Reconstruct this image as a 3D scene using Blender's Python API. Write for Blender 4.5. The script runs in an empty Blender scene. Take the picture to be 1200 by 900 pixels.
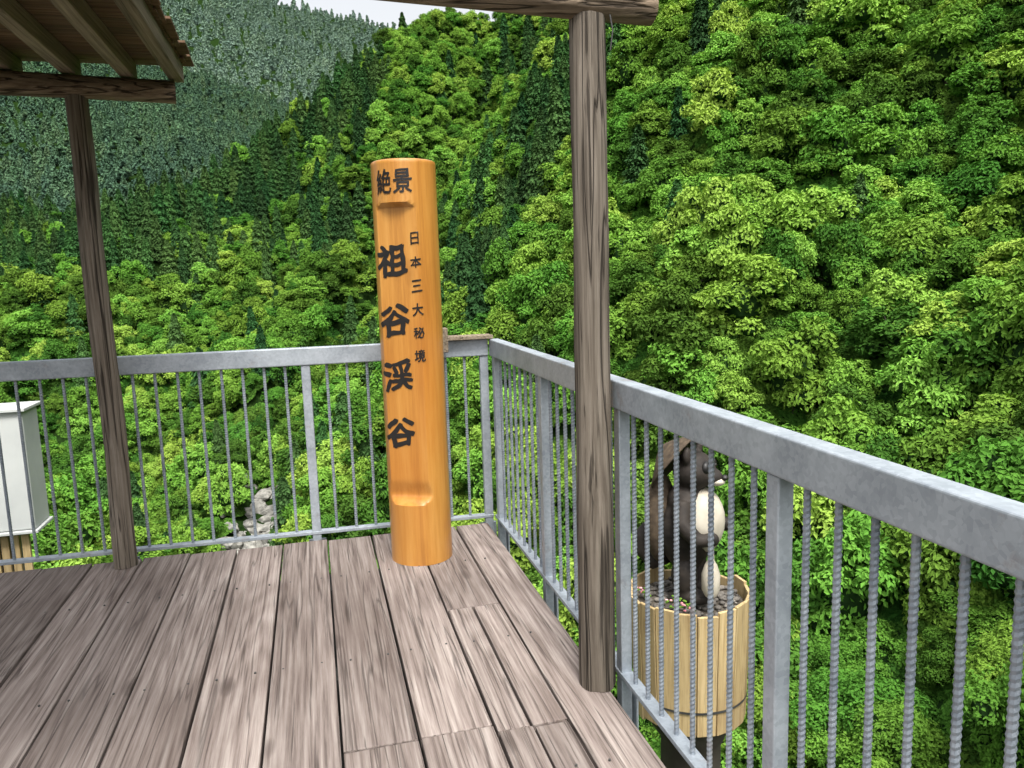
import bpy, bmesh, math, random
import numpy as np
from mathutils import Vector, Matrix, noise
random.seed(7); np.random.seed(7)
sc=bpy.context.scene
SA,CA=math.sin(math.radians(14.35)),math.cos(math.radians(14.35))
def W(r,f): return (r*CA+f*SA, -r*SA+f*CA)   # valley axes -> world axes

# ------------------------------------------------------------------ materials
def newmat(name):
    m=bpy.data.materials.new(name); m.use_nodes=True
    nt=m.node_tree; nt.nodes.clear()
    out=nt.nodes.new('ShaderNodeOutputMaterial')
    return m,nt,out
def N(nt,t,**kw):
    n=nt.nodes.new(t)
    for k,v in kw.items(): setattr(n,k,v)
    return n
def L(nt,a,b): nt.links.new(a,b)
def ramp(nt,stops):
    r=N(nt,'ShaderNodeValToRGB'); el=r.color_ramp.elements
    while len(el)<len(stops): el.new(0.5)
    for e,(p,c) in zip(el,stops):
        e.position=p; e.color=(c[0],c[1],c[2],1) if not isinstance(c,float) else (c,c,c,1)
    return r
def mixc(nt,fac,a,b,mode='MIX'):
    m=N(nt,'ShaderNodeMix',data_type='RGBA',blend_type=mode)
    for s,v in ((m.inputs[0],fac),(m.inputs[6],a),(m.inputs[7],b)):
        if hasattr(v,'is_linked') or hasattr(v,'links'): L(nt,v,s)
        elif isinstance(v,(int,float)): s.default_value=v
        else: s.default_value=(v[0],v[1],v[2],1)
    return m.outputs[2]
def math_(nt,op,a,b=None,c=None):
    m=N(nt,'ShaderNodeMath',operation=op)
    for i,v in enumerate((a,b,c)):
        if v is None: continue
        if isinstance(v,(int,float)): m.inputs[i].default_value=v
        else: L(nt,v,m.inputs[i])
    return m.outputs[0]
def wood(name,axis,stops,fine=1.0,rough=.75,bump=.3,crack=0.5,stain=(.05,.05,.04),stainamt=.4,coat=0,ring=.05,rs=38,tone=(.8,1.15),cth=.62,knots=0,split=0):
    m,nt,out=newmat(name)
    tc=N(nt,'ShaderNodeTexCoord'); at=N(nt,'ShaderNodeAttribute',attribute_name='rnd')
    mul=N(nt,'ShaderNodeVectorMath',operation='MULTIPLY_ADD')
    L(nt,at.outputs['Color'],mul.inputs[0]); mul.inputs[1].default_value=(13,17,11); L(nt,tc.outputs['Object'],mul.inputs[2])
    def mp(sl,st):
        a=N(nt,'ShaderNodeMapping'); s=[st,st,st]; s[axis]=sl; a.inputs['Scale'].default_value=s
        L(nt,mul.outputs[0],a.inputs[0]); return a.outputs[0]
    def noi(sl,st,d,r=.5):
        n=N(nt,'ShaderNodeTexNoise'); n.inputs['Scale'].default_value=1; n.inputs['Detail'].default_value=d; n.inputs['Roughness'].default_value=r
        L(nt,mp(sl,st),n.inputs['Vector']); return n.outputs[0]
    n1=noi(1.6,60*fine,5,.7); n2=noi(.35,5*fine,1)
    sn=math_(nt,'SINE',math_(nt,'MULTIPLY',n2,rs*3.0))
    a=math_(nt,'MULTIPLY_ADD',sn,ring,n1)
    r=ramp(nt,stops); L(nt,a,r.inputs[0]); col=r.outputs[0]
    sep=N(nt,'ShaderNodeSeparateColor'); L(nt,at.outputs['Color'],sep.inputs[0])
    mr=N(nt,'ShaderNodeMapRange'); mr.inputs[3].default_value=tone[0]; mr.inputs[4].default_value=tone[1]; L(nt,sep.outputs[0],mr.inputs[0])
    hs=N(nt,'ShaderNodeHueSaturation'); L(nt,mr.outputs[0],hs.inputs['Value']); L(nt,col,hs.inputs['Color']); col=hs.outputs[0]
    r3=ramp(nt,[(.42,0.0),(.72,1.0)]); L(nt,noi(1.1,2.6,5),r3.inputs[0])
    col=mixc(nt,math_(nt,'MULTIPLY',r3.outputs[0],stainamt),col,stain)
    dk=[c*.3 for c in stops[0][1]]
    r4=ramp(nt,[(cth,0.0),(cth+.06,1.0)]); L(nt,noi(1.5,70*fine,3),r4.inputs[0])
    f4=math_(nt,'MULTIPLY',r4.outputs[0],crack); col=mixc(nt,f4,col,dk); h=math_(nt,'SUBTRACT',a,f4)
    if split:
        r5=ramp(nt,[(.5-.016,0.0),(.5,1.0),(.5+.016,0.0)]); L(nt,noi(.45,14,2),r5.inputs[0])
        f5=math_(nt,'MULTIPLY',r5.outputs[0],split); col=mixc(nt,f5,col,dk); h=math_(nt,'SUBTRACT',h,math_(nt,'MULTIPLY',f5,2.0))
    if knots:
        v=N(nt,'ShaderNodeTexVoronoi'); v.inputs['Scale'].default_value=1; L(nt,mp(1.7,4.2),v.inputs['Vector'])
        r6=ramp(nt,[(.03,1.0),(.10,.55),(.14,0.0)]); L(nt,v.outputs['Distance'],r6.inputs[0])
        col=mixc(nt,math_(nt,'MULTIPLY',r6.outputs[0],knots),col,[c*.75 for c in stops[0][1]])
    b=N(nt,'ShaderNodeBsdfPrincipled'); L(nt,col,b.inputs['Base Color']); b.inputs['Roughness'].default_value=rough
    if coat: b.inputs['Coat Weight'].default_value=coat; b.inputs['Coat Roughness'].default_value=.2
    else: b.inputs['Specular IOR Level'].default_value=.2
    bp=N(nt,'ShaderNodeBump'); bp.inputs['Strength'].default_value=bump; bp.inputs['Distance'].default_value=.005
    L(nt,h,bp.inputs['Height']); L(nt,bp.outputs[0],b.inputs['Normal'])
    L(nt,b.outputs[0],out.inputs[0]); return m
def simple(name,c1,c2,scale=8,rough=.7,metal=0,bump=.1,detail=5,spec=.5):
    m,nt,out=newmat(name)
    tc=N(nt,'ShaderNodeTexCoord'); n=N(nt,'ShaderNodeTexNoise'); n.inputs['Scale'].default_value=scale; n.inputs['Detail'].default_value=detail
    L(nt,tc.outputs['Object'],n.inputs['Vector'])
    r=ramp(nt,[(.3,c1),(.7,c2)]); L(nt,n.outputs[0],r.inputs[0])
    b=N(nt,'ShaderNodeBsdfPrincipled'); L(nt,r.outputs[0],b.inputs['Base Color']); b.inputs['Roughness'].default_value=rough; b.inputs['Metallic'].default_value=metal
    b.inputs['Specular IOR Level'].default_value=spec
    bp=N(nt,'ShaderNodeBump'); bp.inputs['Strength'].default_value=bump; bp.inputs['Distance'].default_value=.01
    L(nt,n.outputs[0],bp.inputs['Height']); L(nt,bp.outputs[0],b.inputs['Normal'])
    L(nt,b.outputs[0],out.inputs[0]); return m
def flat(name,c):
    m,nt,out=newmat(name); b=N(nt,'ShaderNodeBsdfDiffuse'); b.inputs[0].default_value=(*c,1)
    oi=N(nt,'ShaderNodeObjectInfo'); mr=N(nt,'ShaderNodeMapRange'); mr.inputs[3].default_value=.7; mr.inputs[4].default_value=1.3; L(nt,oi.outputs['Random'],mr.inputs[0])
    hs=N(nt,'ShaderNodeHueSaturation'); hs.inputs['Color'].default_value=(*c,1); L(nt,mr.outputs[0],hs.inputs['Value']); L(nt,hs.outputs[0],b.inputs[0])
    L(nt,b.outputs[0],out.inputs[0]); return m
def galv(name,c1,c2,rust=.0):
    m,nt,out=newmat(name)
    tc=N(nt,'ShaderNodeTexCoord')
    v=N(nt,'ShaderNodeTexVoronoi'); v.inputs['Scale'].default_value=90; L(nt,tc.outputs['Object'],v.inputs['Vector'])
    n=N(nt,'ShaderNodeTexNoise'); n.inputs['Scale'].default_value=7; n.inputs['Detail'].default_value=6; L(nt,tc.outputs['Object'],n.inputs['Vector'])
    sp=N(nt,'ShaderNodeSeparateColor'); L(nt,v.outputs['Color'],sp.inputs[0])
    mx=math_(nt,'MULTIPLY_ADD',sp.outputs[0],.22,n.outputs[0])
    r=ramp(nt,[(.35,c1),(.85,c2)]); L(nt,mx,r.inputs[0])
    n2=N(nt,'ShaderNodeTexNoise'); n2.inputs['Scale'].default_value=3.3; n2.inputs['Detail'].default_value=7; n2.inputs['Roughness'].default_value=.7; L(nt,tc.outputs['Object'],n2.inputs['Vector'])
    rr=ramp(nt,[(.60,0.0),(.68,1.0)]); L(nt,n2.outputs[0],rr.inputs[0])
    col=mixc(nt,math_(nt,'MULTIPLY',rr.outputs[0],rust),r.outputs[0],(.20,.12,.07))
    b=N(nt,'ShaderNodeBsdfPrincipled'); L(nt,col,b.inputs['Base Color']); b.inputs['Metallic'].default_value=.3
    b.inputs['Roughness'].default_value=.5
    bp=N(nt,'ShaderNodeBump'); bp.inputs['Strength'].default_value=.08; bp.inputs['Distance'].default_value=.005
    L(nt,mx,bp.inputs['Height']); L(nt,bp.outputs[0],b.inputs['Normal'])
    L(nt,b.outputs[0],out.inputs[0]); return m
def leaf(name,stops,trans=.35,patch=.3,wr=.7,lw=.28):
    m,nt,out=newmat(name)
    oi=N(nt,'ShaderNodeObjectInfo'); at=N(nt,'ShaderNodeAttribute',attribute_name='lc'); ge=N(nt,'ShaderNodeNewGeometry')
    n=N(nt,'ShaderNodeTexNoise'); n.inputs['Scale'].default_value=.022; n.inputs['Detail'].default_value=1; L(nt,ge.outputs['Position'],n.inputs['Vector'])
    sp=N(nt,'ShaderNodeSeparateColor'); L(nt,at.outputs['Color'],sp.inputs[0])
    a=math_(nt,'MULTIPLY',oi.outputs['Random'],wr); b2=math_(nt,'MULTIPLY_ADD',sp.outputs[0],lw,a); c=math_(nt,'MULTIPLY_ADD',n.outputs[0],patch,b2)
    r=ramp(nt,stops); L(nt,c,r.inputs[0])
    fr=math_(nt,'FRACT',math_(nt,'MULTIPLY',oi.outputs['Random'],7.37)); hm=N(nt,'ShaderNodeMapRange'); hm.inputs[3].default_value=.485; hm.inputs[4].default_value=.525; L(nt,fr,hm.inputs[0])
    hs=N(nt,'ShaderNodeHueSaturation'); L(nt,hm.outputs[0],hs.inputs['Hue']); L(nt,r.outputs[0],hs.inputs['Color']); col=hs.outputs[0]
    b=N(nt,'ShaderNodeBsdfDiffuse'); L(nt,col,b.inputs['Color']); res=b.outputs[0]
    if trans>0:
        t=N(nt,'ShaderNodeBsdfTranslucent'); L(nt,mixc(nt,1.0,col,(1.0,1.0,.6),'MULTIPLY'),t.inputs[0])
        ms=N(nt,'ShaderNodeMixShader'); ms.inputs[0].default_value=trans
        L(nt,res,ms.inputs[1]); L(nt,t.outputs[0],ms.inputs[2]); res=ms.outputs[0]
    L(nt,res,out.inputs[0]); return m

M_deck=wood('weathered_deck_wood',1,[(.28,(.092,.070,.061)),(.5,(.245,.202,.182)),(.72,(.385,.338,.308))],fine=1,rough=.92,bump=.6,crack=.6,stain=(.098,.073,.062),stainamt=.6,ring=.04,tone=(.76,1.16),knots=.75,split=.5)
M_log=wood('weathered_log',2,[(.28,(.085,.069,.054)),(.5,(.19,.160,.128)),(.75,(.33,.288,.24))],fine=1.1,rough=.92,bump=.8,crack=.8,stain=(.085,.07,.052),stainamt=.5,ring=.03,cth=.60,knots=.8,split=.9)
M_logh=wood('weathered_beam',0,[(.28,(.08,.06,.04)),(.5,(.20,.15,.105)),(.75,(.36,.28,.20))],fine=1.1,rough=.9,bump=.9,crack=.85,stain=(.07,.055,.04),stainamt=.45,ring=.03,cth=.59,split=.9)
M_raft=wood('rafter_wood',1,[(.25,(.11,.085,.06)),(.5,(.25,.20,.145)),(.8,(.42,.35,.26))],rough=.85,bump=.4,crack=.5,ring=.03,split=.5)
M_roofb=wood('roof_board_wood',0,[(.25,(.05,.03,.02)),(.5,(.15,.09,.055)),(.8,(.28,.18,.11))],rough=.85,bump=.4,crack=.5,ring=.03)
M_sign=wood('varnished_cedar',2,[(.2,(.40,.155,.026)),(.5,(.63,.285,.055)),(.8,(.76,.40,.10))],fine=.55,rough=.36,bump=.05,crack=.0,stain=(.45,.155,.022),stainamt=.5,coat=.4,ring=.10,rs=16,knots=.5)
M_plant=wood('planter_wood',2,[(.25,(.28,.19,.09)),(.5,(.48,.36,.18)),(.8,(.60,.48,.28))],rough=.7,bump=.3,crack=.4,stain=(.2,.13,.07),stainamt=.5,ring=.03,knots=.5)
M_ink=simple('black_ink',(.008,.007,.007),(.015,.013,.012),30,.5,0,.02)
M_galv=galv('galvanised_steel',(.27,.305,.345),(.45,.495,.54),.55)
M_rebar=galv('galvanised_rebar',(.17,.20,.24),(.34,.38,.42),.4)
M_dark=simple('dark_steel',(.03,.03,.03),(.06,.06,.055),6,.7)
M_white=simple('painted_wall',(.50,.52,.51),(.62,.64,.62),3,.7,0,.05)
M_conc=simple('concrete',(.22,.21,.19),(.36,.35,.32),4,.85,0,.3)
M_rock=simple('river_rock',(.10,.10,.09),(.36,.35,.315),.9,.9,0,.8)
M_fur=simple('dark_weathered_clay',(.012,.010,.009),(.040,.032,.026),14,.7,0,.35,5,.3)
M_hat=simple('straw_hat_clay',(.04,.029,.02),(.11,.08,.052),22,.85,0,.5,5,.3)
M_cream=simple('cream_clay',(.36,.32,.25),(.62,.57,.47),6,.6,0,.1)
M_black=simple('black_clay',(.01,.01,.01),(.025,.022,.02),8,.5)
M_peb=simple('pebbles',(.05,.045,.04),(.20,.18,.155),9,.85,0,.2)
M_bark=simple('tree_bark',(.035,.028,.02),(.10,.085,.065),3,.9,0,.6)
M_core=flat('shade_toned_inner_foliage',(.014,.034,.010))  # solid crown cores; the crown's inner shade is put into the dark green
M_corec=flat('shade_toned_inner_needles',(.010,.024,.010))  # conifer core, coloured dark to stand for shade among the needles
M_coref=flat('haze_tinted_inner_foliage',(.042,.078,.054))  # lifted blue-green: distance haze painted into the core colour
M_coreh=flat('haze_pale_inner_foliage',(.115,.175,.14))  # paler still, far mountain haze painted into the core colour
M_terr=simple('forest_floor',(.006,.016,.004),(.020,.042,.009),1.2,1,0,.9,8,0)
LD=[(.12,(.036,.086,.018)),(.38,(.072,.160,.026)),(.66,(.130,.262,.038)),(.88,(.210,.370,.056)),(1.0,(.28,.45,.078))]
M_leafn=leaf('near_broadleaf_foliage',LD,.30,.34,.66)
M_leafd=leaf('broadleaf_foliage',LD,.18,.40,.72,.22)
M_leafu=leaf('undergrowth_foliage',[(.1,(.022,.058,.012)),(.6,(.055,.130,.022)),(1.0,(.12,.24,.036))],0,.4,.6)
M_leafc=leaf('conifer_foliage',[(.15,(.022,.055,.022)),(.55,(.042,.098,.032)),(.95,(.075,.155,.044))],0,.3)
M_leaff=leaf('haze_tinted_foliage',[(.15,(.058,.112,.076)),(.55,(.080,.150,.088)),(.95,(.115,.195,.098))],0,.8,.35,.15)  # blue-green shift imitates haze in the leaf colour
M_leafh=leaf('haze_pale_foliage',[(.15,(.145,.222,.178)),(.55,(.17,.255,.19)),(.95,(.205,.30,.20))],0,1.0,.25,.12)  # palest tint, thicker haze of the far mountains painted as leaf colour
M_flower=simple('pink_flowers',(.55,.12,.16),(.75,.45,.45),20,.6)

# ------------------------------------------------------------------ mesh builder
def empty(name,loc=(0,0,0),rot=0):
    e=bpy.data.objects.new(name,None); e.empty_display_size=.2; sc.collection.objects.link(e)
    e.location=loc; e.rotation_euler=(0,0,rot); return e
class MB:
    def __init__(s): s.v=[];s.f=[];s.m=[];s.r=[];s.sm=[]
    def add(s,vs,fs,mat=0,smooth=False,rnd=None):
        o=len(s.v); rnd=rnd or (random.random(),random.random(),random.random())
        s.v+=[tuple(p) for p in vs]; s.r+=[rnd]*len(vs)
        for f in fs: s.f.append([i+o for i in f]); s.m.append(mat); s.sm.append(smooth)
    def box(s,a,b,mat=0,rot=None,rnd=None):
        (x0,y0,z0),(x1,y1,z1)=a,b
        vs=[(x0,y0,z0),(x1,y0,z0),(x1,y1,z0),(x0,y1,z0),(x0,y0,z1),(x1,y0,z1),(x1,y1,z1),(x0,y1,z1)]
        if rot: vs=[rot@Vector(p) for p in vs]
        s.add(vs,[(0,3,2,1),(4,5,6,7),(0,1,5,4),(1,2,6,5),(2,3,7,6),(3,0,4,7)],mat,False,rnd)
    def tube(s,pts,rad,seg=16,mat=0,wob=0,smooth=True,sx=1):
        pts=[Vector(p) for p in pts]; vs=[];fs=[]
        ph=random.random()*50
        for i,p in enumerate(pts):
            d=(pts[min(i+1,len(pts)-1)]-pts[max(i-1,0)]).normalized()
            u=d.orthogonal().normalized() if i==0 else (u-d*u.dot(d)).normalized()
            w=d.cross(u)
            for k in range(seg):
                a=2*math.pi*k/seg; c=u*math.cos(a)+w*math.sin(a)
                rr=rad[i]*(1+wob*noise.noise(Vector((math.cos(a)*1.6+ph,math.sin(a)*1.6,(p.x+p.y+p.z)*1.8)))+wob*.5*noise.noise(Vector((math.cos(a)*6+ph,math.sin(a)*6,(p.x+p.y+p.z)*2)))) if wob else rad[i]
                vs.append(p+c*rr)
        n=len(pts)
        for i in range(n-1):
            for k in range(seg):
                k2=(k+1)%seg; fs.append((i*seg+k,i*seg+k2,(i+1)*seg+k2,(i+1)*seg+k))
        s.add(vs,fs,mat,smooth)
        rn=s.r[-1]
        s.add(vs[:seg],[tuple(reversed(range(seg)))],mat,False,rn); s.add(vs[-seg:],[tuple(range(seg))],mat,False,rn)
    def log(s,p0,p1,r0,r1,mat=0,n=40,seg=40,wob=.09):
        p0,p1=Vector(p0),Vector(p1); ph=random.random()*9
        pts=[p0.lerp(p1,i/n)+Vector((noise.noise(Vector((i*.08+ph,0,0))),noise.noise(Vector((0,i*.08+ph,0))),0))*.016 for i in range(n+1)]
        s.tube(pts,[r0+(r1-r0)*i/n for i in range(n+1)],seg,mat,wob)
    def ell(s,c,r,mat=0,rot=None,seg=20,rings=12):
        vs=[];fs=[]
        for i in range(rings+1):
            t=math.pi*i/rings
            for k in range(seg):
                a=2*math.pi*k/seg; p=Vector((r[0]*math.sin(t)*math.cos(a),r[1]*math.sin(t)*math.sin(a),r[2]*math.cos(t)))
                if rot: p=rot@p
                vs.append(p+Vector(c))
        for i in range(rings):
            for k in range(seg):
                k2=(k+1)%seg; fs.append((i*seg+k,(i+1)*seg+k,(i+1)*seg+k2,i*seg+k2))
        s.add(vs,fs,mat,True)
    def done(s,name,mats,parent=None,bevel=0,seg=2):
        me=bpy.data.meshes.new(name); me.from_pydata(s.v,[],s.f); me.update()
        for m in mats: me.materials.append(m)
        me.polygons.foreach_set('material_index',s.m); me.polygons.foreach_set('use_smooth',s.sm)
        at=me.color_attributes.new('rnd','FLOAT_COLOR','POINT')
        at.data.foreach_set('color',np.hstack([np.array(s.r),np.ones((len(s.r),1))]).ravel())
        o=bpy.data.objects.new(name,me); sc.collection.objects.link(o)
        if parent: o.parent=parent
        if bevel:
            b=o.modifiers.new('bev','BEVEL'); b.width=bevel; b.segments=seg; b.limit_method='ANGLE'; b.angle_limit=math.radians(50)
        return o
bm=bmesh.new(); bmesh.ops.create_icosphere(bm,subdivisions=2,radius=1); IV=np.array([v.co[:] for v in bm.verts]); IF=np.array([[v.index for v in f.verts] for f in bm.faces]); bm.free()

# ------------------------------------------------------------------ deck
deck=empty('wooden_deck')
b=MB(); g=.0048
def board(x0,x1,y0,y1):
    dz=random.uniform(-.003,.003)
    j=random.uniform(-.0014,.0014)
    b.box((x0+g+j,y0+g*.5+random.uniform(0,.003),-.045+dz),(x1-g+j,y1-g*.5-random.uniform(0,.003),dz))
YB=4.43
for i in range(-15,0):
    x=i*.25
    top=YB+ (1.0-x)*.038-.0
    js=[random.uniform(-1,1.2)]
    board(x,x+.25,-2,js[0]); board(x,x+.25,js[0],top-.03+random.uniform(-.012,.008))
board(0,.25,-2,2.34); board(.25,.5,-2,2.34); board(0,.25,2.34,YB); board(.25,.5,2.34,YB)
board(.5,.75,3.28,YB); board(.5,.62,2.3,3.28); board(.62,.75,2.3,3.28)
board(.5,.625,-2,2.3); board(.625,.75,-2,2.3)
board(.75,.955,-2,YB)
b.done('boards',[M_deck],deck,.004,2)
b=MB()
for y in np.arange(-1.6,4.5,.9): b.box((-3.7,y,-.20),(.98,y+.1,-.052))
b.box((-3.7,-1.9,-.225),(.95,4.42,-.205))
for x in (-3.4,-1.3,.75): b.box((x,-1.9,-.45),(x+.15,4.4,-.228))
for x,y in ((-3.3,3.9),(-1.2,3.9),(.82,3.9),(.82,-1),(-1.2,-1),(-3.3,-1)): b.tube([(x,y,-.45),(x,y,-34)],[.11,.11],12)
b.done('joists_and_posts',[M_dark],deck)
b=MB()
for i in range(-15,4):
    for y in np.arange(-1.55,4.5,.9):
        for dx in (.05,.2):
            if i*.25+dx<.9:
                q=random.uniform(-.008,.008); b.tube([(i*.25+dx+q,y-q,-.002),(i*.25+dx+q,y-q,.0035)],[.0045,.004],8)
b.done('screw_heads',[M_dark],deck)

# ------------------------------------------------------------------ railings
def rebar(b,x,y,z0,z1,r=.0078):
    n=int((z1-z0)/.007); vs=[];fs=[];seg=8
    for i in range(n+1):
        rib=(i%2==0)
        z=z0+(z1-z0)*i/n
        for k in range(seg):
            a=2*math.pi*k/seg; rr=r*(1.17 if rib else .95)
            vs.append((x+rr*math.cos(a),y+rr*math.sin(a),z+.004*math.sin(a)))
    for i in range(n):
        for k in range(seg):
            k2=(k+1)%seg; fs.append((i*seg+k,i*seg+k2,(i+1)*seg+k2,(i+1)*seg+k))
    b.add(vs,fs,0,False)
def railing(loc,rot,Ln,posts,divs,name='metal_railing'):
    e=empty(name,loc,rot)
    b=MB(); b.box((0,0,1.02),(Ln,.06,1.12)); b.done('top_rail',[M_galv],e,.006,3)
    b=MB(); b.box((0,.004,.022),(Ln,.052,.04)); b.done('bottom_rail',[M_galv],e,.002)
    b=MB()
    for p in posts:
        b.box((p-.025,.008,-.18),(p+.025,.05,1.018))
        b.box((p-.05,.054,-.2),(p+.05,.064,-.02))
        b.tube([(p-.026,.029,1.018),(p+.026,.029,1.018)],[.006,.006],8)
    b.done('posts',[M_galv],e,.004)
    b=MB()
    for a,c in zip(posts[:-1],posts[1:]):
        for k in range(1,divs): rebar(b,a+(c-a)*k/divs+random.uniform(-.002,.002),.028,.04,1.02)
    b.done('balusters',[M_rebar],e)
    return e
railing((1.0,4.44,0),math.radians(-90),6.2,[.06+.95*i for i in range(7)],9)
ang=-math.radians(2.2); Lb=4.9
c=(1.0-math.cos(ang)*Lb, 4.44-math.sin(ang)*Lb)
railing((c[0],c[1],0),ang,Lb-.003,[Lb-1.03*i-.03 for i in range(4,-1,-1)],9)
b=MB(); b.box((.60,4.40,1.123),(1.02,4.52,1.145)); b.box((.69,4.36,1.06),(.745,4.43,1.20)); b.done('wooden_plank',[M_raft],None,.003)

# ------------------------------------------------------------------ pavilion frame and roof
pv=empty('pavilion_frame')
b=MB(); b.log((.925,2.485,0),(.93,2.50,2.32),.067,.058,wob=.11); b.log((-1.06,4.40,0),(-1.07,4.41,2.45),.060,.052,wob=.11)
b.done('log_posts',[M_log],pv)
b=MB()
d=Vector((math.cos(math.radians(5.7)),math.sin(math.radians(5.7)),0)); p=Vector((.93,2.49,2.362))
b.log(p-d*2.6,p+d*.235,.046,.052,wob=.07)
d=Vector((math.cos(math.radians(9)),math.sin(math.radians(9)),0)); p=Vector((-1.07,4.40,2.485))
b.log(p-d*2.6,p+d*.46,.062,.055,wob=.07)
b.done('log_beams',[M_logh],pv)
b=MB()
b.tube([(.985,2.435,2.31),(.99,2.425,2.26),(.983,2.43,2.20)],[.0025,.0025,.0025],6); b.done('wire_hook',[M_dark],pv)
rf=empty('pavilion_roof')
b=MB()
for x in (-2.62,-2.4,-2.13,-1.89,-1.62,-1.36,-1.09,-.83,-.605):
    b.box((x-.033,1.0,2.545),(x+.033,4.50+random.uniform(-.02,.04),2.635))
b.done('rafters',[M_raft],rf,.004)
b=MB(); y=1.0
while y<4.5:
    w=random.uniform(.05,.075); b.box((-3.2,y,2.638),(-.56+random.uniform(-.01,.01),y+w-.004,2.650)); y+=w
y=.98
while y<4.5:
    w=.13
    rot=Matrix.Translation((0,y,2.67))@Matrix.Rotation(math.radians(-5),4,'X')
    b.box((-3.2,0,-.006),(-.53+random.uniform(-.02,.02),w+.02,.006),rot=rot); y+=w-.01
b.done('roof_boards',[M_roofb],rf)

# ------------------------------------------------------------------ sign post
sg=empty('wooden_sign_post',(.492,4.005,0))
nv=Vector((-.122,-.993,0)); lv=Vector((-.993,.122,0)); a=math.radians(21)
n=(nv*math.cos(a)+lv*math.sin(a)).normalized(); t=Vector((-n.y,n.x,0))
R0=.163; DF=.126
def sstep(x,a,b):
    x=min(1,max(0,(x-a)/(b-a))); return x*x*(3-2*x)
def dz(z):
    if z>1.0: return DF+(R0+.01-DF)*sstep(z,1.838,1.872)
    return DF-.014*sstep(.46-z,0,.09)*(1-sstep(.37-z,0,.03)) + (R0+.01-DF)*(1-sstep(z,.318,.345))
H=2.07; zs=list(np.arange(0,H-.01,.0125)); seg=96; vs=[];fs=[]
zs+= [H-.012,H-.004,H]; rs=[R0]*(len(zs)-2)+[R0-.003,R0-.010]
for z,r in zip(zs,rs):
    for k in range(seg):
        an=2*math.pi*k/seg
        rr=r*(1+.003*noise.noise(Vector((math.cos(an),math.sin(an),z*.8))))
        pnt=Vector((rr*math.cos(an),rr*math.sin(an),z)); q=pnt.dot(n); dd=dz(z)
        if q>dd: pnt-=n*(q-dd)
        vs.append(pnt)
m_=len(zs)
for i in range(m_-1):
    for k in range(seg):
        k2=(k+1)%seg; fs.append((i*seg+k,i*seg+k2,(i+1)*seg+k2,(i+1)*seg+k))
fs.append(tuple(range((m_-1)*seg,m_*seg)))
b=MB(); b.add(vs,fs,0,True); o=b.done('cedar_log',[M_sign],sg)
md=o.modifiers.new('e','EDGE_SPLIT'); md.split_angle=math.radians(28)
CH=math.sqrt(R0*R0-DF*DF)
def onface(s,z,off=.0015,flat=True):
    if flat and abs(s)<=CH: return n*(DF+off)+t*s+Vector((0,0,z))
    if flat:
        a0=math.asin(CH/R0); an=(a0+(abs(s)-CH)/R0)*(1 if s>0 else -1)
    else: an=s/R0
    return (n*math.cos(an)+t*math.sin(an))*(R0*1.003+off)+Vector((0,0,z))
def glyph(ch,sx,zc,w,h,flat,shear=0,fat=.02,lay=((0,0),(1,.4),(-1,-.4),(.3,-1),(-.3,1))):
    cu=bpy.data.curves.new('g','FONT'); cu.body=ch; cu.size=1; cu.resolution_u=4
    ob=bpy.data.objects.new('g',cu); sc.collection.objects.link(ob)
    dg=bpy.context.evaluated_depsgraph_get(); me=bpy.data.meshes.new_from_object(ob.evaluated_get(dg))
    bpy.data.objects.remove(ob)
    bm=bmesh.new(); bm.from_mesh(me)
    if not bm.verts: bm.free(); return None
    xs=[v.co.x for v in bm.verts]; ys=[v.co.y for v in bm.verts]
    cx,cy=(max(xs)+min(xs))/2,(max(ys)+min(ys))/2; kx=w/max(.01,(max(xs)-min(xs))); ky=h/max(.01,(max(ys)-min(ys)))
    for v in bm.verts: v.co=Vector(((v.co.x-cx)*kx,(v.co.y-cy)*ky+ (v.co.x-cx)*kx*shear,0))
    bmesh.ops.triangulate(bm,faces=bm.faces)
    for it in range(5):
        ed=[e for e in bm.edges if e.calc_length()>.014]
        if not ed: break
        bmesh.ops.subdivide_edges(bm,edges=ed,cuts=1); bmesh.ops.triangulate(bm,faces=bm.faces)
    bm.verts.index_update()
    sd=random.random()*9; base=[v.co.copy() for v in bm.verts]; mesh_f=[[v.index for v in f.verts] for f in bm.faces]
    bm.free(); V=[];Fa=[]
    for j,(ox,oy) in enumerate(lay):
        o0=len(V)
        for co in base:
            x,y=co.x,co.y
            x+=w*.07*noise.noise(Vector((x*20,y*20,sd))); y+=w*.07*noise.noise(Vector((x*20,y*20,sd+5)))
            press=.5+1.0*(noise.noise(Vector((x*28,y*28,sd+2)))*.5+.5)
            V.append(onface(sx+x+ox*fat*w*press,zc+y+oy*fat*w*press,off=.0015+.0003*j,flat=flat))
        Fa+=[[i+o0 for i in f] for f in mesh_f]
    me=bpy.data.meshes.new('letter'); me.from_pydata(V,[],Fa); me.materials.append(M_ink)
    o=bpy.data.objects.new('letter',me); sc.collection.objects.link(o); o.parent=sg
for ch,z in zip('祖谷渓谷',(1.582,1.285,1.0,.707)): glyph(ch,-.034,z,.152,.152,True,.16,.034,((0,0),(1,.4),(-1,-.4),(.3,-1),(-.3,1),(.8,-.7),(-.8,.7)))
for i,ch in enumerate('日本三大秘境'): glyph(ch,.090,1.687-.117*i,.042 if ch=='日' else .056,.058,True,.12,.024)
glyph('絶',-.046,1.962,.086,.114,False,.08,.022); glyph('景',.052,1.962,.084,.114,False,.08,.022)

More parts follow.
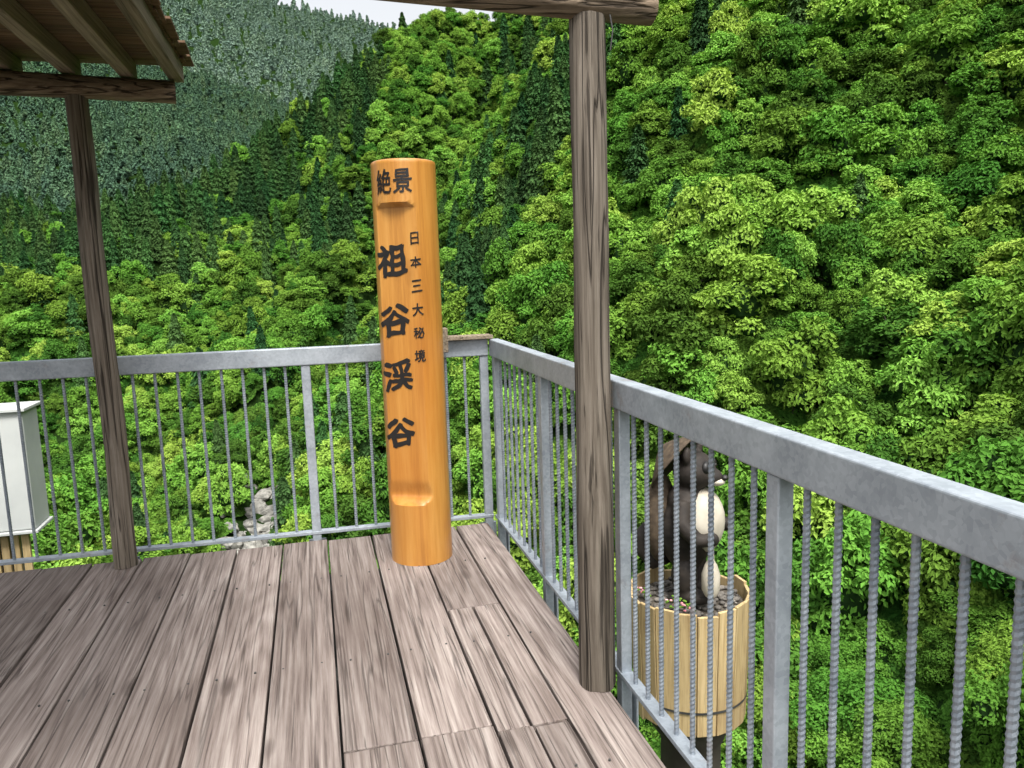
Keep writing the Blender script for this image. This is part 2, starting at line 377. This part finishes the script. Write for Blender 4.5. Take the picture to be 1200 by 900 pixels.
# ------------------------------------------------------------------ planter with raccoon dog statue
px,py=W(1.11,4.75); 
pl=empty('wooden_planter',(px,py,0))
b=MB(); ns=18
for k in range(ns):
    a0=2*math.pi*k/ns; w=.0635; top=-.56+random.uniform(-.03,.02)
    rot=Matrix.Rotation(a0,4,'Z')
    vs=[]
    for (z,r) in ((-1.37+random.uniform(-.02,.02),.335),(top,.36)):
        for (dx,dy) in ((0,-w),(.022,-w),(.022,w),(0,w)): vs.append(rot@Vector((r+dx,dy*(r/.36),z)))
    b.add(vs,[(0,3,2,1),(4,5,6,7),(0,1,5,4),(1,2,6,5),(2,3,7,6),(3,0,4,7)],0)
b.done('staves',[M_plant],pl,.004)
b=MB()
for z,r in ((-1.22,.371),):
    vs=[];fs=[];S=48
    for zz in (z-.008,z+.008):
        for k in range(S):
            a0=2*math.pi*k/S; vs.append(((r+.0)*math.cos(a0),(r+.0)*math.sin(a0),zz))
    for k in range(S): k2=(k+1)%S; fs.append((k,k2,S+k2,S+k))
    b.add(vs,fs,0,True)
b.done('metal_hoops',[M_dark],pl)
b=MB()
b.tube([(0,0,-1.30),(0,0,-.64)],[.32,.345],24); b.done('soil',[M_bark],pl)
b=MB()
for i in range(260):
    r=.33*math.sqrt(random.random()); a0=random.random()*6.283; s=random.uniform(.010,.026)
    b.ell((r*math.cos(a0),r*math.sin(a0),-.635+s*.4),(s,s*random.uniform(.7,1),s*.6),seg=7,rings=5)
b.done('pebbles',[M_peb],pl)
b=MB()
for i in range(9):
    a0=random.uniform(2.4,4.4); r=random.uniform(.24,.33)
    for k in range(6):
        q=Vector((r*math.cos(a0)+random.uniform(-.03,.03),r*math.sin(a0)+random.uniform(-.03,.03),-.60+random.uniform(0,.07)))
        b.ell(q,(.011,.011,.006),mat=0 if random.random()<.35 else 1,seg=6,rings=4)
b.done('flowers',[M_flower,M_leafn],pl)
b=MB(); b.tube([(0,0,-1.40),(.02,0,-1.6),(0,.02,-6),(0,0,-36)],[.30,.20,.22,.3],18,wob=.15); b.done('support_column',[M_bark],pl)
face=math.atan2(*(lambda v:(v[1],v[0]))(W(.86,-.51)))
st=empty('raccoon_dog_statue',(px,py,-.61),face)
b=MB()
b.ell((-.02,0,.44),(.175,.185,.26)); b.ell((-.01,0,.64),(.13,.15,.13)); b.ell((.03,0,.84),(.135,.145,.125))
b.ell((.13,0,.81),(.085,.07,.058))
for s in (-1,1):
    b.ell((0.02,s*.115,.955),(.03,.042,.06))
    b.ell((.0,s*.10,.17),(.085,.08,.14)); b.ell((.06,s*.105,.045),(.115,.065,.05))
    b.tube([(0,s*.14,.66),(.02,s*.21,.54),(.12,s*.21,.45),(.19,s*.17,.46)],[.065,.06,.05,.042],12)
    b.ell((.195,s*.165,.46),(.045,.042,.045))
b.tube([(-.15,0,.24),(-.24,.02,.2),(-.30,.03,.26),(-.32,.03,.36),(-.30,.03,.44)],[.05,.075,.085,.07,.02],14)
o=b.done('body',[M_fur],st)
r_=o.modifiers.new('rm','REMESH'); r_.mode='VOXEL'; r_.voxel_size=.011; r_.use_smooth_shade=True
s_=o.modifiers.new('sm','SMOOTH'); s_.iterations=5; s_.factor=.5
b=MB(); b.ell((.08,0,.52),(.145,.150,.215)); b.ell((.178,0,.785),(.05,.05,.030)); 
for s in (-1,1): b.ell((.128,s*.055,.875),(.026,.024,.022))
b.done('belly_and_muzzle',[M_cream],st)
b=MB(); b.ell((.225,0,.812),(.022,.024,.018))
for s in (-1,1):
    b.ell((.148,s*.056,.873),(.012,.013,.014)); b.ell((.124,s*.062,.878),(.030,.043,.042))
b.done('eyes_and_nose',[M_black],st)
b=MB(); S=28
prof=[(.002,.13),(.07,.10),(.15,.05),(.235,0),(.24,-.012),(.23,-.012),(.12,.035),(.002,.08)]
vs=[];fs=[]
rot=Matrix.Translation((-.09,0,.90))@Matrix.Rotation(math.radians(-52),4,'Y')
for r,z in prof:
    for k in range(S):
        a0=6.2832*k/S; vs.append(rot@Vector((r*math.cos(a0),r*math.sin(a0),z)))
for i in range(len(prof)-1):
    for k in range(S): k2=(k+1)%S; fs.append((i*S+k,(i+1)*S+k,(i+1)*S+k2,i*S+k2))
b.add(vs,fs,0,True); 
b.ell((-.19,0,.50),(.09,.17,.30))
b.done('straw_hat_and_cape',[M_hat],st)
b=MB()
b.tube([(.19,-.17,.10),(.19,-.17,.14),(.19,-.17,.24),(.19,-.17,.30),(.19,-.17,.33),(.19,-.17,.40),(.19,-.17,.42)],[.035,.055,.057,.038,.02,.018,.025],16)
b.done('sake_flask',[M_cream],st)

# ------------------------------------------------------------------ small building at the left
bx=empty('white_outbuilding')
b=MB(); b.box((-7,6.75,-.42),(-2.27,7.1,.54)); b.done('walls',[M_white],bx,.01)
b=MB(); b.box((-7.03,6.72,.543),(-2.24,7.13,.57)); b.box((-7.02,6.73,-.45),(-2.25,7.12,-.424)); b.done('trim',[M_white],bx,.005)
b=MB()
x=-6.9
while x<-2.35: b.box((x,6.80,-1.6),(x+.055,6.83,-.463)); x+=.075
b.box((-6.9,6.84,-1.0),(-2.32,6.88,-.93)); b.done('timber_screen',[M_plant],bx)
b=MB(); b.box((-6.8,6.9,-36),(-2.45,7.05,-.5)); b.done('base',[M_conc],bx)
b=MB()
for x in (-6.8,-5.3,-3.8,-2.52): b.box((x,6.78,.572),(x+.05,6.83,1.25))
for z in (1.22,.9): b.box((-6.9,6.832,z),(-2.47,6.86,z+.04))
b.done('rooftop_rail',[M_galv],bx)

# ------------------------------------------------------------------ terrain
ridges=[
 ([(-47,420,124),(60,370,155),(140,260,158),(190,150,124),(200,40,124),(190,-120,115)],.98),
 ([(-47,420,121),(-84,380,79),(-109,340,50),(-134,310,27),(-152,285,11),(-160,262,-8),(-168,238,-38),(-172,205,-70)],.90),
 ([(60,370,150),(38,265,80),(8,215,30),(-10,188,0),(-22,165,-25)],1.1),
 ([(-30,-120,4),(-28,0,-2),(-46,52,0),(-72,98,-12),(-105,140,-46)],1.12),
 ([(-185,1500,455),(-354,1500,490),(-650,1500,590),(-1100,1400,640)],.55),
 ([(-185,1500,455),(60,1560,360),(300,1600,380)],.55),
 ([(-470,690,225),(-340,700,168),(-253,700,132),(-160,720,100),(-60,760,70)],.5),
 ([(-600,1000,380),(-430,1020,300),(-300,1080,250),(-180,1150,215)],.5),
]
gorge=[(-5,385,100),(-12,345,58),(-34,290,8),(-54,240,-30),(-64,195,-54),(-58,160,-63),(-44,120,-66),(-20,70,-66),(4,20,-62)]
def polyd(P,pts,k,sign):
    best=np.full(P.shape[:-1],-1e9*sign)
    for a,c in zip(pts[:-1],pts[1:]):
        A=np.array(a[:2],float);B=np.array(c[:2],float);d=B-A
        tt=np.clip(((P-A)@d)/(d@d),0,1); q=A+tt[...,None]*d
        dist=np.sqrt(((P-q)**2).sum(-1)+9)-3
        zz=a[2]+(c[2]-a[2])*tt-sign*k*dist
        best=np.maximum(best,zz) if sign>0 else np.minimum(best,zz)
    return best
def height(R,F):
    P=np.stack([R,F],-1); z=np.full(R.shape,-66.0)
    for pts,k in ridges: z=np.maximum(z,polyd(P,pts,k,1))
    z=np.minimum(z,polyd(P,gorge,1.1,-1))
    fade=np.clip((np.hypot(R,F)-30)/80,0,1)
    crest=np.clip((F-300)/60,0,1)
    low=np.clip((z+64)/30,.08,1)
    amp=fade*(1-.75*crest)*low
    return z+amp*(4.8*np.sin(R*.07+1.3*np.sin(F*.03))+4.0*np.sin((R+F)*.043+2)+2.2*np.sin(F*.11+R*.05)+1.0*np.sin(R*.21-F*.16))
rr=np.concatenate([np.arange(-1400,-220,30),np.arange(-220,260,4),np.arange(260,900,30)]).astype(float)
ff=np.concatenate([np.arange(-200,-20,15),np.arange(-20,460,4),np.arange(460,2300,25)]).astype(float)
RR,FF=np.meshgrid(rr,ff); ZZ=height(RR,FF)
X=RR*CA+FF*SA; Y=-RR*SA+FF*CA
V=np.stack([X,Y,ZZ],-1).reshape(-1,3); nx=len(rr); ny=len(ff)
ii=(np.arange(ny-1)[:,None]*nx+np.arange(nx-1)[None,:]).ravel()
F4=np.stack([ii,ii+1,ii+nx+1,ii+nx],-1)
me=bpy.data.meshes.new('terrain'); me.from_pydata(V.tolist(),[],F4.tolist()); me.materials.append(M_terr)
me.polygons.foreach_set('use_smooth',[True]*len(F4)); to=bpy.data.objects.new('terrain',me); sc.collection.objects.link(to)
b=MB()
for i in range(170):
    q=random.random(); f=156+q*38; r=-58-(f-160)*.17+random.gauss(0,3.4); s=random.uniform(.4,3.4)*random.uniform(.4,1); z=float(height(np.array([r]),np.array([f]))[0]); x,y=W(r,f)
    sc_=Vector((s,s*random.uniform(.55,1),s*random.uniform(.4,.8))); rm=Matrix.Rotation(random.random()*6,3,'Z')@Matrix.Rotation(random.random()*.7,3,'X'); ph=random.random()*20
    vs=[]
    for v in IV:
        v=Vector(v); v*=1+.55*noise.noise(v*1.3+Vector((ph,0,0))); vs.append(rm@Vector((v.x*sc_.x,v.y*sc_.y,v.z*sc_.z))+Vector((x,y,z+s*.1)))
    b.add(vs,IF.tolist())
b.done('river_rocks',[M_rock])

# ------------------------------------------------------------------ tree prototypes
def leafquads(C,Nn,size,elong=1.0,axis=None):
    k=len(C); rnd=np.random.normal(size=(k,3)) if axis is None else axis
    T=np.cross(Nn,rnd) if axis is None else axis-Nn*(axis*Nn).sum(-1,keepdims=True); T/=np.linalg.norm(T,axis=1,keepdims=True)+1e-9
    B=np.cross(Nn,T); s=size*np.random.uniform(.65,1.25,(k,1))
    cur=Nn*s*.25
    return np.stack([C-T*s*elong,C+B*s*.55+cur*.4,C+T*s*elong-cur,C-B*s*.55+cur*.4],1)
def protomesh(name,Q,lc,cores,trunks,mats):
    nq=len(Q); V=[Q.reshape(-1,3)]; faces=(np.arange(nq*4).reshape(-1,4)).tolist(); mi=[0]*nq; o=nq*4; col=[np.repeat(lc,4)]
    for (v,f) in cores:
        V.append(v); faces+= (f+o).tolist(); mi+=[1]*len(f); o+=len(v); col.append(np.zeros(len(v)))
    mb=MB()
    for pts,rad in trunks: mb.tube(pts,rad,7,0)
    if mb.v:
        V.append(np.array([tuple(p) for p in mb.v])); faces+=[[i+o for i in f] for f in mb.f]; mi+=[2]*len(mb.f); col.append(np.zeros(len(mb.v)))
    V=np.concatenate(V); col=np.concatenate(col)
    me=bpy.data.meshes.new(name); me.from_pydata(V.tolist(),[],faces)
    for m in mats: me.materials.append(m)
    me.polygons.foreach_set('material_index',mi)
    at=me.color_attributes.new('lc','FLOAT_COLOR','POINT'); at.data.foreach_set('color',np.stack([col,col,col,np.ones_like(col)],-1).ravel())
    return bpy.data.objects.new(name,me)
def broadleaf(name,seed,nleaf,size,R=4.5,Ht=10,nl=26,mat=None,core=None,rmin=.17,rmax=.36):
    rs=np.random.RandomState(seed); np.random.seed(seed); random.seed(seed)
    qs=[];lcs=[];cores=[];tr=[]
    zc=Ht-R*.95; tr.append(([(0,0,-3),(.15,.1,zc*.5),(0,.2,zc),(.1,0,zc+R*.4)],[.25,.2,.15,.05]))
    ex=rs.uniform(.85,1.15); tilt=rs.uniform(-.35,.35,2); low=rs.uniform(.75,1.05)
    for i in range(nl):
        th=rs.uniform(0,6.283); cz=rs.uniform(-.85,1.0); sr=math.sqrt(max(0,1-cz*cz)) if cz>0 else (1.0+.2*cz)
        k=rs.uniform(.50,.95)*(1+.14*math.sin(3*th+seed))
        c=np.array([math.cos(th)*sr*R*k*ex,math.sin(th)*sr*R*k/ex,zc+cz*R*low*rs.uniform(.70,.95)])
        c[0]+=tilt[0]*(c[2]-zc); c[1]+=tilt[1]*(c[2]-zc)
        r=R*rs.uniform(rmin,rmax); rz=r*rs.uniform(.55,.9)
        m=int(nleaf/nl*(r/(R*.27))**2)
        d=rs.normal(size=(m,3)); d/=np.linalg.norm(d,axis=1,keepdims=True); d[:,2]=np.where(d[:,2]<-.55,-d[:,2],d[:,2])
        lump=1+.2*np.sin(d[:,0:1]*5+seed+i)*np.cos(d[:,1:2]*6+i)
        C=c+d*np.array([r,r,rz])*rs.uniform(.72,1.2,(m,1))*lump
        nn=d*.8+np.array([0,0,.6])+rs.normal(size=(m,3))*.48; nn/=np.linalg.norm(nn,axis=1,keepdims=True)
        qs.append(leafquads(C,nn,size)); lcs.append(np.clip(rs.uniform(0,.5)+.3*d[:,2]+rs.uniform(0,.35,m),0,1))  # tint lightens toward lobe tops: new growth plus painted top light
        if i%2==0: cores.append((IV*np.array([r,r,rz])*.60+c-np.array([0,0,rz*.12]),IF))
        if i%4==0: tr.append(([(0,.1,zc*.75),tuple(c*np.array([.6,.6,1])-np.array([0,0,.6])),tuple(c)],[.12,.07,.03]))
    m=nleaf//8; d=rs.normal(size=(m,3)); d/=np.linalg.norm(d,axis=1,keepdims=True); d[:,2]=np.abs(d[:,2])*np.where(rs.rand(m)<.75,1,-1)
    C=d*np.array([R*.55*ex,R*.55/ex,R*.6])*rs.uniform(.8,1.15,(m,1))+np.array([0,0,zc-R*.1]); nn=d+rs.normal(size=(m,3))*.6; nn/=np.linalg.norm(nn,axis=1,keepdims=True)
    qs.append(leafquads(C,nn,size)); lcs.append(rs.uniform(0,.5,m))
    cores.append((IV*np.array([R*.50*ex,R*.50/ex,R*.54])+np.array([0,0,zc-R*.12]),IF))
    return protomesh(name,np.concatenate(qs),np.concatenate(lcs),cores,tr,[mat or M_leafd,core or M_core,M_bark])
def conifer(name,seed,nleaf,size,R=2.6,Ht=15,mat=None,core=None):
    rs=np.random.RandomState(seed); np.random.seed(seed); random.seed(seed)
    u=rs.uniform(0,1,nleaf)**1.25; z=Ht*(.12+.88*u); prof=R*(1-u)**.7*(1+.18*np.sin(u*38+seed)); th=rs.uniform(0,6.283,nleaf)
    prof*=1+.18*np.sin(th*5+z*2.1); k=rs.uniform(.55,1.1,nleaf)
    rad=np.stack([np.cos(th),np.sin(th),np.zeros(nleaf)],-1)
    C=rad*(prof*k+.05)[:,None]; C[:,2]=z-.28*prof*k
    nn=rad*.5+np.array([0,0,.8])+rs.normal(size=(nleaf,3))*.45; nn/=np.linalg.norm(nn,axis=1,keepdims=True)
    ax=rad+np.array([0,0,-.35])+rs.normal(size=(nleaf,3))*.35
    Q=leafquads(C,nn,size,1.2,ax)
    S=12; vs=[];fs=[]
    for j,(zz,rr_) in enumerate(((Ht*.10,R*.62),(Ht*.5,R*.42),(Ht*.96,.03))):
        for q in range(S): vs.append((rr_*math.cos(6.283*q/S),rr_*math.sin(6.283*q/S),zz))
    for j in range(2):
        for q in range(S): fs.append((j*S+q,j*S+(q+1)%S,(j+1)*S+(q+1)%S,(j+1)*S+q))
    return protomesh(name,Q,np.clip(rs.uniform(0,.5,nleaf)+.4*(k-.55)*2,0,1),[(np.array(vs),np.array(fs))],[([(0,0,-3),(0,0,Ht*.6)],[.25,.1])],[mat or M_leafc,core or M_corec,M_bark])  # needle tint lightens outward: new growth plus inner shade painted in
def shrub(name,seed,nleaf,size,R=3.2):
    rs=np.random.RandomState(seed); np.random.seed(seed)
    th=rs.uniform(0,6.283,nleaf); q=np.sqrt(rs.uniform(0,1,nleaf))*R
    x=q*np.cos(th); y=q*np.sin(th); hgt=(1.1+.5*np.sin(x*1.9+seed)*np.cos(y*1.7))*(1-(q/R)**2*.7)
    C=np.stack([x,y,hgt*rs.uniform(.75,1.1,nleaf)],-1)
    nn=np.stack([x*.2,y*.2,np.ones(nleaf)],-1)+rs.normal(size=(nleaf,3))*.5; nn/=np.linalg.norm(nn,axis=1,keepdims=True)
    return protomesh(name,leafquads(C,nn,size),rs.uniform(0,.9,nleaf),[(IV*np.array([R*.8,R*.8,.75]),IF)],[],[M_leafu,M_core,M_bark])
def proto(colname,objs):
    c=bpy.data.collections.new(colname)
    for o in objs: c.objects.link(o)
    return c
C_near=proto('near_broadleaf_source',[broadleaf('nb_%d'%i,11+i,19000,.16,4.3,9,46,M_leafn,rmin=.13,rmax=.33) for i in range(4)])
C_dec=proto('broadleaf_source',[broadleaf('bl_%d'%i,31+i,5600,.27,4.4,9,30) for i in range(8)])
C_con=proto('conifer_source',[conifer('cn_%d'%i,51+i,2800,.40,2.7,14) for i in range(3)])
C_shr=proto('shrub_source',[shrub('sh_%d'%i,91+i,1500,.27) for i in range(3)])
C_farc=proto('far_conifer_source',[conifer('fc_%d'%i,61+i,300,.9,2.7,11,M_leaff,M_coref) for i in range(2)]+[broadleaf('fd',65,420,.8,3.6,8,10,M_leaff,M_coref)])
C_haz=proto('haze_pale_source',[conifer('hc_%d'%i,71+i,160,1.5,3.8,13,M_leafh,M_coreh) for i in range(2)]+[broadleaf('hd',75,260,1.4,5,9,8,M_leafh,M_coreh)])

def scatter(name,pts,scl,rot,idx,col):
    me=bpy.data.meshes.new(name); me.from_pydata(pts.tolist(),[],[])
    a=me.attributes.new('scl','FLOAT_VECTOR','POINT'); a.data.foreach_set('vector',scl.astype('f').ravel())
    a=me.attributes.new('rot','FLOAT_VECTOR','POINT'); a.data.foreach_set('vector',rot.astype('f').ravel())
    a=me.attributes.new('idx','INT','POINT'); a.data.foreach_set('value',idx.astype('i'))
    o=bpy.data.objects.new(name,me); sc.collection.objects.link(o)
    ng=bpy.data.node_groups.new(name,'GeometryNodeTree')
    ng.interface.new_socket('Geometry',in_out='INPUT',socket_type='NodeSocketGeometry'); ng.interface.new_socket('Geometry',in_out='OUTPUT',socket_type='NodeSocketGeometry')
    gi=ng.nodes.new('NodeGroupInput'); go=ng.nodes.new('NodeGroupOutput')
    ci=ng.nodes.new('GeometryNodeCollectionInfo'); ci.inputs['Collection'].default_value=col; ci.inputs['Separate Children'].default_value=True; ci.inputs['Reset Children'].default_value=True
    ip=ng.nodes.new('GeometryNodeInstanceOnPoints'); ip.inputs['Pick Instance'].default_value=True
    def na(nm,ty):
        x=ng.nodes.new('GeometryNodeInputNamedAttribute'); x.data_type=ty; x.inputs['Name'].default_value=nm; return x.outputs['Attribute']
    ng.links.new(gi.outputs[0],ip.inputs['Points']); ng.links.new(ci.outputs[0],ip.inputs['Instance'])
    ng.links.new(na('scl','FLOAT_VECTOR'),ip.inputs['Scale']); ng.links.new(na('rot','FLOAT_VECTOR'),ip.inputs['Rotation']); ng.links.new(na('idx','INT'),ip.inputs['Instance Index'])
    ng.links.new(ip.outputs[0],go.inputs[0])
    o.modifiers.new('scatter','NODES').node_group=ng
    return o
def jit(r0,r1,f0,f1,s,seed):
    rs=np.random.RandomState(seed)
    R,F=np.meshgrid(np.arange(r0,r1,s),np.arange(f0,f1,s)); R=R+rs.uniform(-.42,.42,R.shape)*s; F=F+rs.uniform(-.42,.42,F.shape)*s
    return R.ravel(),F.ravel(),rs
def facing(R,F):
    e=2.0; z=height(R,F); gx=(height(R+e,F)-z)/e; gy=(height(R,F+e)-z)/e
    return z,(gx*R+gy*F+(1.5-z))/np.sqrt(gx*gx+gy*gy+1)/np.sqrt(R*R+F*F+z*z)
def emit(name,R,F,z,rs,col,ncol,s0,s1,zs=(.85,1.2),tl=.15,rot=None):
    k=len(R); P=np.stack([R*CA+F*SA,-R*SA+F*CA,z],-1)
    s=rs.uniform(s0,s1,k); sc3=np.stack([s*rs.uniform(.85,1.15,k),s*rs.uniform(.85,1.15,k),s*rs.uniform(zs[0],zs[1],k)],-1)
    if rot is None: rot=np.stack([rs.uniform(-tl,tl,k),rs.uniform(-tl,tl,k),rs.uniform(0,6.283,k)],-1)
    scatter(name,P,sc3,rot,rs.randint(0,ncol,k),col)
R,F,rs=jit(-90,90,-10,76,5.2,1); z,fc=facing(R,F); D=np.hypot(R,F)
keep=(D>8)&(D<71)&(np.abs(R)<F*.95+14)&~((D<26)&(z>-15))&~((np.hypot(R+4,F-8)<6))
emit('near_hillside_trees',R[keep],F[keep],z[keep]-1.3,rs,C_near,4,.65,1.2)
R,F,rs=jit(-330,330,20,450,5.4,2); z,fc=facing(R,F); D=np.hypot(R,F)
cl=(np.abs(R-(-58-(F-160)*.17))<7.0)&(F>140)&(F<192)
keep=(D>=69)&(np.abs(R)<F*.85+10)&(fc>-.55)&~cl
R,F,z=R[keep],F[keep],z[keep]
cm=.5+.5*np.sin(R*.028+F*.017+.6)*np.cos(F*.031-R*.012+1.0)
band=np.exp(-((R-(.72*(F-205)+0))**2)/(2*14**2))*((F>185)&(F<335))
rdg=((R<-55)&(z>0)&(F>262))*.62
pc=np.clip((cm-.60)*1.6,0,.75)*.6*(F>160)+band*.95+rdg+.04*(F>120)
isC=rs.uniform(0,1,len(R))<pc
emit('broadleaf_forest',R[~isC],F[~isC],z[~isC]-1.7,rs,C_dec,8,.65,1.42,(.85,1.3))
emit('conifer_forest',R[isC],F[isC],z[isC]-.8,rs,C_con,3,.85,1.3,tl=.05)
# undergrowth laid to the slope
R,F,rs=jit(-160,160,8,260,4.2,9); z,fc=facing(R,F); D=np.hypot(R,F)
cl=(np.abs(R-(-58-(F-160)*.17))<6.0)&(F>140)&(F<192)
keep=(D>22)&(np.abs(R)<F*.85+12)&(fc>-.6)&~cl
R,F,z=R[keep],F[keep],z[keep]; e=1.5
gx=(height(R+e,F)-height(R-e,F))/(2*e); gy=(height(R,F+e)-height(R,F-e))/(2*e)
nrm=np.stack([-gx*CA-gy*SA,gx*SA-gy*CA,np.ones_like(gx)],-1)
rot=np.array([tuple(Vector(v).to_track_quat('Z','Y').to_euler()) for v in nrm])
emit('undergrowth',R,F,z-.2,rs,C_shr,3,.85,1.3,rot=rot)
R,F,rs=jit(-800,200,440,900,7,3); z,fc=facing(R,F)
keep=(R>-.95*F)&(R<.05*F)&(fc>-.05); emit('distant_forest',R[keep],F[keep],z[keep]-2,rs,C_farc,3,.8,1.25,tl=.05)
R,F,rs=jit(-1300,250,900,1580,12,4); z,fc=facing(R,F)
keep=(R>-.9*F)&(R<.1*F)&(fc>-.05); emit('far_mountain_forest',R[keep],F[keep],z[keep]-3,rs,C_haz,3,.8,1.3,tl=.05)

# ------------------------------------------------------------------ light
sd=W(.25,-1.0); el=math.radians(62); az=math.atan2(sd[0],sd[1])
dirv=Vector((sd[0]*math.cos(el)/math.hypot(*sd),sd[1]*math.cos(el)/math.hypot(*sd),math.sin(el)))
sl=bpy.data.lights.new('sun','SUN'); sl.energy=3.5; sl.angle=math.radians(16); sl.color=(1,.965,.90)
so=bpy.data.objects.new('sun',sl); sc.collection.objects.link(so); so.rotation_euler=dirv.to_track_quat('Z','Y').to_euler()
w=bpy.data.worlds.new('World'); sc.world=w; w.use_nodes=True; nt=w.node_tree; nt.nodes.clear()
sk=N(nt,'ShaderNodeTexSky',sky_type='NISHITA'); sk.sun_disc=False; sk.sun_elevation=el; sk.sun_rotation=az; sk.dust_density=6; sk.air_density=1.3
hs=N(nt,'ShaderNodeHueSaturation'); hs.inputs['Saturation'].default_value=.18; hs.inputs['Value'].default_value=1.9; L(nt,sk.outputs[0],hs.inputs['Color'])
bg=N(nt,'ShaderNodeBackground'); bg.inputs[1].default_value=.15; L(nt,hs.outputs[0],bg.inputs[0]); ow=N(nt,'ShaderNodeOutputWorld'); L(nt,bg.outputs[0],ow.inputs[0])
sc.view_settings.view_transform='Standard'; sc.view_settings.look='None'; sc.view_settings.exposure=0

# ------------------------------------------------------------------ camera
cd=bpy.data.cameras.new('camera'); cd.sensor_width=36; cd.lens=27; cd.clip_end=6000; cd.clip_start=.05
co=bpy.data.objects.new('camera',cd); sc.collection.objects.link(co)
th=math.radians(8.2); ro=math.radians(1.8)
fw=Vector((SA*math.cos(th),CA*math.cos(th),-math.sin(th))); Rl=Vector((CA,-SA,0)); Ul=Rl.cross(fw)
Rc=Rl*math.cos(ro)-Ul*math.sin(ro); Uc=Rl*math.sin(ro)+Ul*math.cos(ro)
mt=Matrix((( Rc.x,Uc.x,-fw.x,0),(Rc.y,Uc.y,-fw.y,0),(Rc.z,Uc.z,-fw.z,1.5),(0,0,0,1)))
co.matrix_world=mt; sc.camera=co
